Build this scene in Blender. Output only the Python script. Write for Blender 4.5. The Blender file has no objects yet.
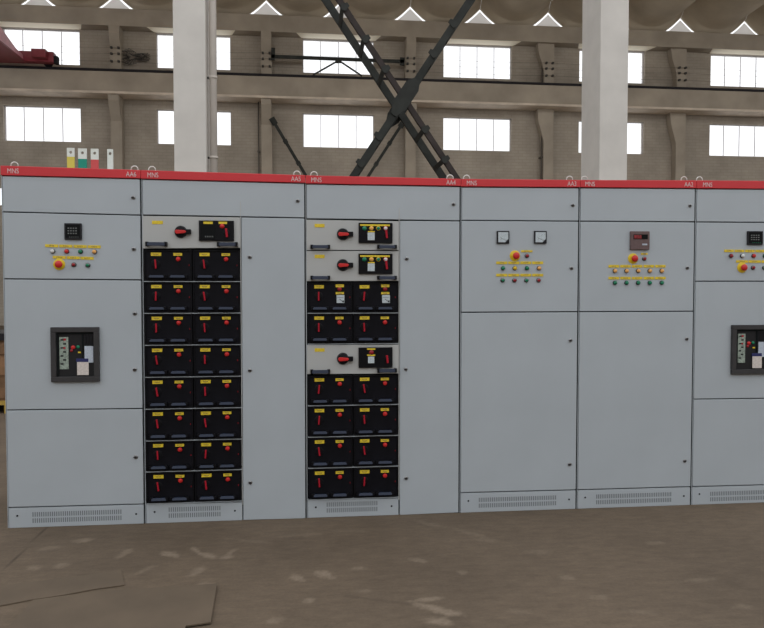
import bpy, bmesh, math, random
from mathutils import Vector, Matrix, noise
random.seed(7)
S = bpy.context.scene
COL = S.collection
R = math.radians

# ------------------------------------------------------------------ camera
F, YAW, PITCH, EYE = 700.0, R(6.05), R(1.96), 1.45
fw = Vector((math.sin(YAW)*math.cos(PITCH), math.cos(YAW)*math.cos(PITCH), -math.sin(PITCH)))
rt = Vector((math.cos(YAW), -math.sin(YAW), 0)); up = rt.cross(fw)
O = Vector((0, 0, EYE))
cd = bpy.data.cameras.new('camera'); cam = bpy.data.objects.new('camera', cd); COL.objects.link(cam)
cd.sensor_width = 36; cd.lens = F/764*36; cd.clip_end = 400; cd.clip_start = .05
cam.matrix_world = Matrix.Translation(O) @ Matrix((rt, up, -fw)).transposed().to_4x4()
S.camera = cam
D = 4.432                                   # the row of cabinets stands along the plane y = D

def on_y(px, py, Y):                        # measured image point -> point of the plane y = Y
    d = fw*F + rt*(px-382) + up*(314-py)
    return O + d*(Y/d.y)
def on_floor(px, py):
    d = fw*F + rt*(px-382) + up*(314-py)
    return O + d*(-EYE/d.z)
def SZ(px, py, Y=D):
    p = on_y(px, py, Y); return p.x, p.z
def zrow(s, py, Y=D):                       # height on the plane y=Y at lateral position s, image row py
    px = 382
    for _ in range(4):
        z = on_y(px, py, Y).z
        v = Vector((s, Y, z)) - O
        px = 382 + F*v.dot(rt)/v.dot(fw)
    return on_y(px, py, Y).z

# ------------------------------------------------------------------ materials
def mat(name, rgb, rough=.5, metal=0, nscale=0, namt=0, bump=0, bscale=60, emit=None, spec=.5):
    m = bpy.data.materials.new(name); m.use_nodes = True
    nt = m.node_tree; b = nt.nodes['Principled BSDF']
    b.inputs['Base Color'].default_value = (*rgb, 1)
    b.inputs['Roughness'].default_value = rough; b.inputs['Metallic'].default_value = metal
    b.inputs['Specular IOR Level'].default_value = spec
    if nscale or bump:
        tc = nt.nodes.new('ShaderNodeTexCoord')
    if nscale:
        n = nt.nodes.new('ShaderNodeTexNoise'); n.inputs['Scale'].default_value = nscale; n.inputs['Detail'].default_value = 6
        r = nt.nodes.new('ShaderNodeMapRange'); r.inputs['From Min'].default_value = .3; r.inputs['From Max'].default_value = .7
        r.inputs['To Min'].default_value = 1-namt; r.inputs['To Max'].default_value = 1+namt
        mx = nt.nodes.new('ShaderNodeVectorMath'); mx.operation = 'SCALE'; mx.inputs[0].default_value = rgb
        nt.links.new(tc.outputs['Object'], n.inputs['Vector']); nt.links.new(n.outputs['Fac'], r.inputs['Value'])
        nt.links.new(r.outputs['Result'], mx.inputs['Scale']); nt.links.new(mx.outputs[0], b.inputs['Base Color'])
    if bump:
        n = nt.nodes.new('ShaderNodeTexNoise'); n.inputs['Scale'].default_value = bscale
        bp = nt.nodes.new('ShaderNodeBump'); bp.inputs['Strength'].default_value = bump; bp.inputs['Distance'].default_value = .002
        nt.links.new(tc.outputs['Object'], n.inputs['Vector']); nt.links.new(n.outputs['Fac'], bp.inputs['Height'])
        nt.links.new(bp.outputs[0], b.inputs['Normal'])
    if emit:
        b.inputs['Emission Color'].default_value = (*rgb, 1); b.inputs['Emission Strength'].default_value = emit
    return m

GREY = mat('powder_coat_grey', (.445, .49, .53), .42, nscale=3, namt=.03, bump=.25, bscale=260)
LGREY = mat('powder_coat_light', (.48, .49, .485), .4, nscale=3, namt=.03)
DARK = mat('gap_rubber', (.012, .015, .016), .8, spec=.1)  # near black, puts the shade of the gaps into the colour
RED = mat('header_red', (.64, .032, .042), .35, nscale=2, namt=.06)
WHITE = mat('white_paint', (.72, .58, .58), .5)
BLACK = mat('black_plastic', (.006, .006, .008), .4, nscale=9, namt=.3, spec=.16)
BLACK2 = mat('black_module', (.006, .006, .009), .5, nscale=12, namt=.3, spec=.13)
HANDLE = mat('blue_black_handle', (.012, .02, .045), .3, spec=.3)
YEL = mat('yellow_label', (.78, .58, .03), .5, nscale=160, namt=.22)
YELC = mat('yellow_cap', (.8, .58, .02), .4)
REDB = mat('red_plastic', (.6, .02, .02), .35)
RED2 = mat('dark_red_lens', (.3, .012, .02), .25)
PINK = mat('red_lever', (.42, .012, .028), .45, spec=.2)
GRN = mat('green_lens', (.01, .2, .1), .25)
ORG = mat('amber_lens', (.85, .42, .12), .25)
AMB = mat('yellow_lens', (.75, .5, .02), .25)
CLR = mat('clear_lens', (.7, .72, .72), .2)
CHROME = mat('chrome', (.32, .32, .32), .3, metal=1)
BEZ = mat('dark_bezel', (.022, .022, .026), .4, spec=.2)
FRAME = mat('breaker_frame', (.05, .048, .05), .5, spec=.25, nscale=30, namt=.1)
BRK = mat('breaker_face', (.022, .022, .024), .45, spec=.2)
LABG = mat('printed_label', (.30, .36, .31), .5, nscale=90, namt=.4)
LABW = mat('pale_label', (.5, .56, .65), .5, nscale=120, namt=.18)
TAGW = mat('paper_tag', (.68, .62, .58), .7, nscale=90, namt=.12)
NAVY = mat('navy_tape', (.02, .025, .12), .5)
METW = mat('meter_face', (.55, .62, .66), .3, nscale=90, namt=.12)
BROWN = mat('brown_instrument', (.14, .09, .09), .4, nscale=60, namt=.15)
DRED = mat('dim_red_display', (.22, .02, .025), .3, nscale=90, namt=.6)
DISP = mat('dark_display', (.008, .009, .010), .25, spec=.15)
SLOT = mat('vent_slot_shadow', (.19, .21, .225), .7)
DIGIT = mat('dim_display_marks', (.16, .17, .17), .4)
CONC = mat('column_plaster', (.66, .63, .59), .8, nscale=2.2, namt=.07, bump=.6, bscale=14)
BEAM = mat('beam_concrete', (.36, .31, .25), .85, nscale=.9, namt=.16, bump=.6, bscale=6)
LEDGE = mat('beam_ledge', (.6, .51, .42), .8, nscale=2, namt=.15)
STEEL = mat('brace_steel', (.032, .034, .031), .7, nscale=5, namt=.3, spec=.2)
STEEL2 = mat('brace_steel_brown', (.045, .036, .034), .7, nscale=5, namt=.3, spec=.2)
RAIL = mat('rail_steel', (.015, .013, .016), .6, spec=.2)
CRED = mat('crane_red', (.25, .035, .05), .45, nscale=3, namt=.2)
CREDL = mat('crane_red_faded', (.72, .36, .42), .5, nscale=3, namt=.12)  # crane red with the light on the girder side painted in
LIT_SOFFIT = mat('window_head_plaster', (.95, .87, .70), .8)
SHELL = mat('roof_shell_concrete', (.52, .45, .35), .85, nscale=.7, namt=.15, bump=.5, bscale=5)
SHELLD = mat('roof_seat_concrete', (.16, .12, .09), .9, nscale=2, namt=.2)
CARD = mat('floor_sheet', (.112, .082, .055), .85, nscale=4, namt=.14)
WOOD = mat('crate_wood', (.22, .12, .06), .8, nscale=6, namt=.3)
YPAL = mat('yellow_pallet_paint', (.5, .33, .06), .6, nscale=6, namt=.2)
PIPE = mat('painted_pipe', (.58, .53, .48), .6, nscale=3, namt=.08)
WIRE = mat('wire', (.05, .045, .04), .7)
EYE_M = mat('galvanised_eye', (.75, .75, .72), .4, metal=.5)
BGRN = mat('busbar_green', (.0, .25, .17), .5)
BYEL = mat('busbar_yellow', (.65, .52, .08), .5)
BRED = mat('busbar_red', (.6, .07, .07), .5)
BWHT = mat('busbar_plated', (.72, .74, .68), .45)

def trans_mat(name, rgb, t):
    m = bpy.data.materials.new(name); m.use_nodes = True; nt = m.node_tree
    nt.nodes.clear(); o = nt.nodes.new('ShaderNodeOutputMaterial')
    a = nt.nodes.new('ShaderNodeBsdfDiffuse'); b = nt.nodes.new('ShaderNodeBsdfTranslucent'); x = nt.nodes.new('ShaderNodeMixShader')
    a.inputs[0].default_value = (*rgb, 1); b.inputs[0].default_value = (*rgb, 1); x.inputs[0].default_value = t
    nt.links.new(a.outputs[0], x.inputs[1]); nt.links.new(b.outputs[0], x.inputs[2]); nt.links.new(x.outputs[0], o.inputs[0])
    return m
INFILL = trans_mat('translucent_infill', (.8, .78, .76), .7)
def glass_mat():
    m = bpy.data.materials.new('window_glass'); m.use_nodes = True; nt = m.node_tree
    nt.nodes.clear(); o = nt.nodes.new('ShaderNodeOutputMaterial')
    a = nt.nodes.new('ShaderNodeBsdfTransparent'); b = nt.nodes.new('ShaderNodeBsdfTranslucent'); x = nt.nodes.new('ShaderNodeMixShader')
    a.inputs[0].default_value = (1, 1, 1, 1); b.inputs[0].default_value = (.9, .9, .95, 1); x.inputs[0].default_value = .06
    nt.links.new(a.outputs[0], x.inputs[1]); nt.links.new(b.outputs[0], x.inputs[2]); nt.links.new(x.outputs[0], o.inputs[0])
    return m
GLASS = glass_mat()

def wall_mat():
    m = mat('wall_brick_paint', (.25, .215, .175), .9); nt = m.node_tree; b = nt.nodes['Principled BSDF']
    tc = nt.nodes.new('ShaderNodeTexCoord'); sp = nt.nodes.new('ShaderNodeSeparateXYZ'); cb = nt.nodes.new('ShaderNodeCombineXYZ')
    nt.links.new(tc.outputs['Object'], sp.inputs[0]); nt.links.new(sp.outputs[0], cb.inputs[0]); nt.links.new(sp.outputs[2], cb.inputs[1])
    br = nt.nodes.new('ShaderNodeTexBrick'); br.inputs['Scale'].default_value = 1.0
    br.inputs['Brick Width'].default_value = .34; br.inputs['Row Height'].default_value = .13; br.inputs['Mortar Size'].default_value = .012
    br.inputs['Color1'].default_value = (.37, .325, .27, 1); br.inputs['Color2'].default_value = (.345, .30, .25, 1); br.inputs['Mortar'].default_value = (.315, .275, .225, 1)
    n = nt.nodes.new('ShaderNodeTexNoise'); n.inputs['Scale'].default_value = .8; n.inputs['Detail'].default_value = 8
    r = nt.nodes.new('ShaderNodeMapRange'); r.inputs['From Min'].default_value = .3; r.inputs['From Max'].default_value = .7
    r.inputs['To Min'].default_value = .82; r.inputs['To Max'].default_value = 1.15
    mx = nt.nodes.new('ShaderNodeVectorMath'); mx.operation = 'SCALE'
    nt.links.new(cb.outputs[0], br.inputs['Vector']); nt.links.new(tc.outputs['Object'], n.inputs['Vector'])
    nt.links.new(n.outputs['Fac'], r.inputs['Value']); nt.links.new(br.outputs['Color'], mx.inputs[0]); nt.links.new(r.outputs[0], mx.inputs['Scale'])
    nt.links.new(mx.outputs[0], b.inputs['Base Color'])
    return m
WALL = wall_mat()

def floor_mat():
    m = mat('concrete_floor', (.14, .11, .085), .8, spec=.3); nt = m.node_tree; b = nt.nodes['Principled BSDF']
    tc = nt.nodes.new('ShaderNodeTexCoord')
    def N(scale, detail, sx=1, sy=1, rot=0):
        mp = nt.nodes.new('ShaderNodeMapping'); mp.inputs['Scale'].default_value = (sx, sy, 1); mp.inputs['Rotation'].default_value = (0, 0, rot)
        n = nt.nodes.new('ShaderNodeTexNoise'); n.inputs['Scale'].default_value = scale; n.inputs['Detail'].default_value = detail; n.inputs['Roughness'].default_value = .65
        nt.links.new(tc.outputs['Object'], mp.inputs['Vector']); nt.links.new(mp.outputs[0], n.inputs['Vector']); return n.outputs['Fac']
    def MR(x, a, b_, c, d):
        r = nt.nodes.new('ShaderNodeMapRange'); r.inputs['From Min'].default_value = a; r.inputs['From Max'].default_value = b_
        r.inputs['To Min'].default_value = c; r.inputs['To Max'].default_value = d; nt.links.new(x, r.inputs['Value']); return r.outputs[0]
    def MUL(a, b_):
        q = nt.nodes.new('ShaderNodeMath'); q.operation = 'MULTIPLY'; nt.links.new(a, q.inputs[0]); nt.links.new(b_, q.inputs[1]); return q.outputs[0]
    f = MUL(MR(N(1.1, 8), .3, .7, .80, 1.18), MR(N(9, 6, 1, 2.6, .12), .3, .7, .85, 1.14))
    f = MUL(f, MR(N(60, 4), .3, .7, .92, 1.08))
    f = MUL(f, MR(N(2.0, 6, 1, 6, -.2), .62, .75, 1, 1.12))
    sc = nt.nodes.new('ShaderNodeVectorMath'); sc.operation = 'SCALE'; sc.inputs[0].default_value = (.124, .092, .064)
    nt.links.new(f, sc.inputs['Scale'])
    at = nt.nodes.new('ShaderNodeAttribute'); at.attribute_name = 'wear'
    sp = nt.nodes.new('ShaderNodeSeparateColor'); nt.links.new(at.outputs['Color'], sp.inputs[0])
    mx = nt.nodes.new('ShaderNodeMix'); mx.data_type = 'RGBA'; mx.inputs['B'].default_value = (.25, .195, .145, 1)
    w = MUL(sp.outputs[0], MR(N(30, 5), .25, .6, .35, 1))
    nt.links.new(w, mx.inputs['Factor']); nt.links.new(sc.outputs[0], mx.inputs['A'])
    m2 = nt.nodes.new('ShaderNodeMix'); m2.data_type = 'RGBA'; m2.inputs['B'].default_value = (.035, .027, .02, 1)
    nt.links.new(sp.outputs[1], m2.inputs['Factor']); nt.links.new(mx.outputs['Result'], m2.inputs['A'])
    nt.links.new(m2.outputs['Result'], b.inputs['Base Color'])
    bp = nt.nodes.new('ShaderNodeBump'); bp.inputs['Strength'].default_value = .5; bp.inputs['Distance'].default_value = .004
    nt.links.new(N(40, 6), bp.inputs['Height']); nt.links.new(bp.outputs[0], b.inputs['Normal'])
    return m
FLOOR = floor_mat()

# ------------------------------------------------------------------ mesh builder
class MB:
    def __init__(self, org=(0, 0, 0)):
        self.bm = bmesh.new(); self.mats = []; self.o = Vector(org)
    def mi(self, m):
        if m not in self.mats: self.mats.append(m)
        return self.mats.index(m)
    def hexa(self, pts, m):                # 8 points: bottom 4 (ccw), top 4
        v = [self.bm.verts.new(Vector(p)-self.o) for p in pts]
        k = self.mi(m); fs = []
        for q in ((3, 2, 1, 0), (4, 5, 6, 7), (0, 1, 5, 4), (1, 2, 6, 5), (2, 3, 7, 6), (3, 0, 4, 7)):
            f = self.bm.faces.new([v[i] for i in q]); f.material_index = k; fs.append(f)
        return fs
    def box(self, x0, x1, y0, y1, z0, z1, m):
        return self.hexa([(x0, y0, z0), (x1, y0, z0), (x1, y1, z0), (x0, y1, z0), (x0, y0, z1), (x1, y0, z1), (x1, y1, z1), (x0, y1, z1)], m)
    def slab(self, s0, s1, zb0, zb1, zt0, zt1, y0, y1, m):   # front slab whose top/bottom edges may slope
        return self.hexa([(s0, y0, zb0), (s1, y0, zb1), (s1, y1, zb1), (s0, y1, zb0), (s0, y0, zt0), (s1, y0, zt1), (s1, y1, zt1), (s0, y1, zt0)], m)
    def prism(self, poly, a, b, m, axis='y'):   # polygon extruded from a to b along an axis
        def P(u, w, t):
            return {'y': (u, t, w), 'x': (t, u, w), 'z': (u, w, t)}[axis]
        A = [self.bm.verts.new(Vector(P(u, w, a))-self.o) for u, w in poly]
        B = [self.bm.verts.new(Vector(P(u, w, b))-self.o) for u, w in poly]
        k = self.mi(m); n = len(poly)
        for f in [self.bm.faces.new(A), self.bm.faces.new(B[::-1])] + [self.bm.faces.new((A[i], B[i], B[(i+1) % n], A[(i+1) % n])) for i in range(n)]:
            f.material_index = k
    def disc(self, s, z, y, prof, m, seg=20):   # lathe about the y axis; prof = [(radius, distance out of the face)]
        k = self.mi(m); rings = []
        for r, d in prof:
            if r <= 1e-6: rings.append([self.bm.verts.new(Vector((s, y-d, z))-self.o)])
            else: rings.append([self.bm.verts.new(Vector((s+r*math.cos(2*math.pi*i/seg), y-d, z+r*math.sin(2*math.pi*i/seg)))-self.o) for i in range(seg)])
        for a, b in zip(rings, rings[1:]):
            for i in range(seg):
                j = (i+1) % seg
                if len(b) == 1 and len(a) == 1: continue
                if len(b) == 1: f = self.bm.faces.new((a[i], a[j], b[0]))
                elif len(a) == 1: f = self.bm.faces.new((a[0], b[j], b[i]))
                else: f = self.bm.faces.new((a[i], a[j], b[j], b[i]))
                f.material_index = k; f.smooth = True
    def tube(self, pts, r, m, seg=8, closed=False):
        pts = [Vector(p) for p in pts]; k = self.mi(m); n = len(pts); rings = []
        for i, p in enumerate(pts):
            a = pts[(i-1) % n] if (closed or i) else p; b = pts[(i+1) % n] if (closed or i < n-1) else p
            t = (b-a).normalized(); u = t.cross(Vector((0, 0, 1)))
            if u.length < .05: u = t.cross(Vector((0, 1, 0)))
            u.normalize(); w = t.cross(u)
            rings.append([self.bm.verts.new(p + u*r*math.cos(2*math.pi*j/seg) + w*r*math.sin(2*math.pi*j/seg) - self.o) for j in range(seg)])
        pr = list(zip(rings, rings[1:])) + ([(rings[-1], rings[0])] if closed else [])
        for a, b in pr:
            for j in range(seg):
                f = self.bm.faces.new((a[j], a[(j+1) % seg], b[(j+1) % seg], b[j])); f.material_index = k; f.smooth = True
        if not closed:
            for q in (rings[0], rings[-1][::-1]):
                f = self.bm.faces.new(q); f.material_index = k
    def bar(self, a, b, w, d, m):          # rectangular bar from a to b, width w in the xz plane, depth d along y
        a = Vector(a); b = Vector(b); t = (b-a).normalized(); n = Vector((-t.z, 0, t.x)).normalized()*w/2; y = Vector((0, d/2, 0))
        return self.hexa([a-n-y, b-n-y, b-n+y, a-n+y, a+n-y, b+n-y, b+n+y, a+n+y], m)
    def build(self, name, parent=None, bevel=0, loc=None, **props):
        bmesh.ops.recalc_face_normals(self.bm, faces=self.bm.faces)
        me = bpy.data.meshes.new(name); self.bm.to_mesh(me); self.bm.free()
        for m in self.mats: me.materials.append(m)
        o = bpy.data.objects.new(name, me); COL.objects.link(o)
        w = Vector(self.o)
        if parent is not None:
            o.parent = parent; w = w - world(parent)
        o.location = w
        if bevel:
            b = o.modifiers.new('bevel', 'BEVEL'); b.width = bevel; b.segments = 2; b.limit_method = 'ANGLE'; b.angle_limit = R(40)
        for k, v in props.items(): o[k] = v
        return o
def world(o):
    w = Vector(o.location)
    while o.parent: o = o.parent; w = w + Vector(o.location)
    return w
def empty(name, loc, label, cat, group=None):
    o = bpy.data.objects.new(name, None); COL.objects.link(o); o.location = loc; o['label'] = label; o['category'] = cat
    if group: o['group'] = group
    o.empty_display_size = .1
    return o

# ------------------------------------------------------------------ floor
def smear(px, py, rx, ry, a=0, s=1): return (px, py, rx, ry, a, s)
SM = [(82, 541, 11, 2.5, -8, .7), (125, 553, 12, 2.6, -30, .6), (170, 554, 11, 3.4, 15, .9), (197, 551, 8, 2.4, 32, .9), (210, 556.5, 10, 2.8, 10, .95), (226, 557, 9, 2.4, -14, .8), (231, 552.5, 7, 2, -35, .7),
      (198, 571, 10, 4, -20, .6), (206, 584.5, 8, 2.4, 0, .75), (60, 566, 9, 3, -10, .6), (35, 568, 8, 2.6, -5, .5), (143, 571, 14, 2.2, -22, .4), (298, 578, 9, 3.6, 18, .9), (325, 574.5, 10, 3.6, 12, 1), (358, 568, 9, 2.2, 0, .6), (418, 560, 9, 2.4, 5, .6),
      (430, 599, 13, 2.6, -4, .9), (436, 609, 27, 3.4, 13, 1), (437, 621.5, 17, 4, 2, .95), (273, 621, 13, 3.6, -8, .6), (310, 600.5, 7, 2.8, -8, .7), (366, 591, 12, 2, 0, .4), (462, 572.5, 6, 2.6, 0, .5),
      (540, 552, 14, 3, -4, .35), (567, 578, 10, 2.4, 5, .45), (600, 597, 12, 3, 6, .35), (520, 612, 14, 3, 8, .3), (655, 543, 12, 2, 0, .35), (700, 580, 16, 2.4, -3, .35), (742, 607, 14, 3, -3, .35), (640, 612, 20, 2.2, 4, .3), (484, 540, 22, 2, 3, .3), (300, 535, 26, 1.6, -4, .3), (250, 541, 22, 1.4, 5, .25), (350, 531, 24, 1.4, 2, .25), (430, 524, 22, 2, 12, .3), (470, 533, 24, 2, 14, .28), (50, 548, 12, 2, -8, .4)]
def floor_wear(X, Y):
    v = Vector((X, Y, 0)) - O; dd = v.dot(fw); px = 382 + F*v.dot(rt)/dd; py = 314 - F*v.dot(up)/dd
    w = 0
    n = noise.noise(Vector((X*14, Y*14, 0)))*.45 + noise.noise(Vector((X*40, Y*40, 3)))*.3
    for sx, sy, rx, ry, a, st in SM:
        dx = px-sx; dy = py-sy
        if abs(dx) > rx*1.7 or abs(dy) > rx*1.3: continue
        c, s_ = math.cos(R(a)), math.sin(R(a)); u = (dx*c+dy*s_)/rx; t = (-dx*s_+dy*c)/ry
        q = 1.15 - math.sqrt(u*u+t*t) + n*1.25 - .05
        w = max(w, min(1, max(0, q*1.7))*st*.85)
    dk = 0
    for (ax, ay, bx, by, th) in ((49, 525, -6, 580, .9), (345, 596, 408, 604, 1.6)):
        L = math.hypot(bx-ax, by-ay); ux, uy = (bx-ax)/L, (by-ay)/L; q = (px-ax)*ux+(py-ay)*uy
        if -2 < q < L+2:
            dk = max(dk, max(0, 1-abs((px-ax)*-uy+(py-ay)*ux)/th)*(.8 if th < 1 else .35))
    return w, dk
bm = bmesh.new(); lay = bm.verts.layers.float_color.new('wear')
xs = [-24.3] + [-3.2+.014*i for i in range(int(6.6/.014)+1)] + [36.3]
ys = [-16.3] + [2.55+.012*i for i in range(int(2.1/.012)+1)] + [30.3]
grid = []
for j, y in enumerate(ys):
    row = []
    for i, x in enumerate(xs):
        v = bm.verts.new((x, y, 0)); w = (0, 0)
        if 0 < i < len(xs)-1 and 0 < j < len(ys)-1: w = floor_wear(x, y)
        v[lay] = (w[0], w[1], 0, 1); row.append(v)
    grid.append(row)
for j in range(len(ys)-1):
    for i in range(len(xs)-1): bm.faces.new((grid[j][i], grid[j][i+1], grid[j+1][i+1], grid[j+1][i]))
me = bpy.data.meshes.new('floor'); bm.to_mesh(me); bm.free(); me.materials.append(FLOOR)
fl = bpy.data.objects.new('floor', me); COL.objects.link(fl); fl['kind'] = 'structure'

# thin sheets lying on the floor at lower left
def sheet(pts, z0, th, label):
    P = [on_floor(*p) for p in pts]; c = sum(P, Vector())/len(P)
    b = MB((c.x, c.y, z0)); b.prism([(p.x, p.y) for p in P], z0, z0+th, CARD, 'z')
    o = b.build('floor_sheet', label=label, category='sheet', group='worn sheets lying on the floor')
    return o
sheet([(121, 571), (122.5, 577), (124.6, 586), (95, 590), (64, 596), (30, 601), (-22, 611), (-60, 606), (-30, 590), (20, 584), (60, 580)], .001, .005, 'thin brown floor sheet nearer the cabinets, its corner pointing at the first cabinet')
sheet([(217, 586), (214, 605), (210.7, 625), (186, 628.5), (178, 645), (-20, 650), (10, 628), (33, 602.5), (70, 597.5), (110, 593), (150, 590.5)], .007, .006, 'larger thin brown floor sheet nearest the camera at lower left')

# ------------------------------------------------------------------ cabinets
SJ = [-1.824, -1.010, -.012, .978, 1.768, 2.569, 3.372]
BOT = [(528.3, 523.8), (523.8, 518.5), (518.5, 512.7), (512.7, 508.9), (508.9, 504.8), (504.8, 501.2)]
TOP = [(165.7, 170.2), (170.2, 175.3), (175.4, 179.0), (179.0, 180.1), (180.1, 180.5), (180.5, 181.3)]
HB = [(175.4, 178.6), (178.9, 183.0), (183.6, 186.2), (186.6, 187.4), (187.4, 188.3), (188.4, 189.2)]
names = ['AA6', 'AA5', 'AA4', 'AA3', 'AA2', 'AA1']
LAB = ['grey switchgear cabinet marked AA6, leftmost, with coloured busbars on top and a breaker window',
       'grey switchgear cabinet marked AA5 with sixteen black drawers below one grey drawer',
       'grey switchgear cabinet marked AA4 with three grey drawers among its black ones',
       'grey switchgear cabinet marked AA3 with two white square meters on its upper door',
       'grey switchgear cabinet marked AA2 with a brown instrument and two rows of five lights',
       'grey switchgear cabinet right of AA2, cut by the right edge, with a breaker window']
YF = D               # door faces
def text_mesh(body, size):
    cu = bpy.data.curves.new('t', 'FONT'); cu.body = body; cu.size = size; cu.extrude = .0006; cu.align_x = 'CENTER'; cu.align_y = 'CENTER'
    o = bpy.data.objects.new('t', cu); COL.objects.link(o)
    dg = bpy.context.evaluated_depsgraph_get(); dg.update()
    me = bpy.data.meshes.new_from_object(o.evaluated_get(dg))
    bpy.data.objects.remove(o)
    return me
def lettering(body, px, py, y, parent, size=.042, wscale=.8):
    me = text_mesh(body, size); me.materials.clear(); me.materials.append(WHITE)
    o = bpy.data.objects.new('lettering', me); COL.objects.link(o); o.parent = parent
    s, z = SZ(px, py, y); o.location = Vector((s, y-.001, z)) - world(parent); o.rotation_euler = (R(90), 0, 0); o.scale = (wscale, 1, 1)
    return o

def rbox(name, parent, x0, x1, y0, y1, m, out=.006, base=0, bevel=.001, yp=YF, back=.001):   # box from image rectangle, standing on the face
    a = SZ((x0+x1)/2, y0, yp); b = SZ((x0+x1)/2, y1, yp); l = SZ(x0, (y0+y1)/2, yp)[0]; r = SZ(x1, (y0+y1)/2, yp)[0]
    q = MB(((l+r)/2, yp, b[1])); q.box(l, r, yp-base-out, yp-base+back, b[1], a[1], m)
    return q.build(name, parent, bevel)
def lock(parent, px, py):
    s, z = SZ(px, py); q = MB((s, YF, z))
    q.disc(s, z, YF, [(.0125, -.001), (.0125, .004), (.010, .006), (0, .006)], CHROME)
    q.disc(s, z, YF-.006, [(.006, 0), (.006, .002), (0, .002)], BEZ, 12)
    q.box(s-.010, s+.0015, YF-.016, YF-.006, z-.003, z+.002, BEZ)
    return q.build('lock', parent)
def lamp(parent, px, py, m, kind='pilot_light', r=.0145):
    s, z = SZ(px, py); q = MB((s, YF, z))
    q.disc(s, z, YF, [(r, -.001), (r, .006), (r*.86, .008), (r*.8, .008)], BEZ)
    if kind == 'pilot_light': q.disc(s, z, YF-.007, [(r*.84, 0), (r*.84, .006), (r*.6, .011), (r*.3, .013), (0, .0135)], m)
    else:
        q.disc(s, z, YF-.007, [(r*.84, 0), (r*.84, .002), (r*.70, .002)], CHROME); q.disc(s, z, YF-.007, [(r*.68, 0), (r*.68, .008), (r*.55, .010), (0, .010)], m)
    return q.build(kind, parent)
def estop(parent, px, py):
    s, z = SZ(px, py); q = MB((s, YF, z))
    q.disc(s-.003, z, YF, [(.035, -.001), (.035, .002), (.033, .003), (0, .003)], YELC, 28)
    q.disc(s, z, YF-.003, [(.013, 0), (.012, .012), (.021, .014), (.0225, .020), (.019, .025), (.010, .028), (0, .029)], REDB, 28)
    return q.build('emergency_stop', parent)
def strip(parent, x0, x1, yc0, yc1, h=2.6):
    l, zl = SZ(x0, yc0); r, zr = SZ(x1, yc1); hh = h/700*4.6/2
    q = MB((l, YF, zl)); n = max(1, round((r-l)/.078))
    for i in range(n):
        a = i/n; b = (i+1)/n - .02; xa = l+(r-l)*a; xb = l+(r-l)*b; za = zl+(zr-zl)*a; zb = zl+(zr-zl)*b
        q.slab(xa, xb, za-hh, zb-hh, za+hh, zb+hh, YF-.003, YF+.001, YEL)
        for k in range(4):
            u = xa+(xb-xa)*(.3+.11*k); q.box(u, u+.004, YF-.0034, YF-.003, (za+zb)/2-.003, (za+zb)/2+.003, BROWN)
    return q.build('legend_strip', parent)
def digital_meter(parent, x0, x1, y0, y1, green=False):
    o = rbox('digital_meter', parent, x0, x1, y0, y1, BEZ, .014, bevel=.003)
    l, t = SZ(x0, y0); r, b = SZ(x1, y1); q = MB((l, YF, b)); w = r-l; h = t-b; y = YF-.014
    q.box(l+w*.08, r-w*.08, y-.001, y+.001, b+h*.1, t-h*.08, DISP)
    for row in range(3):
        for k in range(4):
            u = l+w*(.2+.15*k); v = b+h*(.66-.16*row); q.box(u, u+w*.09, y-.0014, y-.001, v, v+h*.07, DIGIT)
    for k in range(5):
        u = l+w*(.3+.12*k); q.box(u, u+w*.05, y-.002, y-.001, b+h*.13, b+h*.17, GRN if green else DIGIT)
    q.build('meter_display', parent)
    return o

def door(cab, s0, s1, t0, t1, b0, b1, name='door', m=GREY, l=.008, r=.008, g=.0035, yf=YF, th=.02):
    """slab between image rows t (top) and b (bottom) given at its left and right edge"""
    a, c = s0+l, s1-r
    q = MB((a, yf, zrow(a, b0)))
    q.slab(a, c, zrow(a, b0)+g, zrow(c, b1)+g, zrow(a, t0)-g, zrow(c, t1)-g, yf, yf+th, m)
    return q.build(name, cab, .0025)
def ix(i, s, pair):                      # interpolate an image row across cabinet i
    f = (s-SJ[i])/(SJ[i+1]-SJ[i]); return pair[0]+(pair[1]-pair[0])*f

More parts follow.
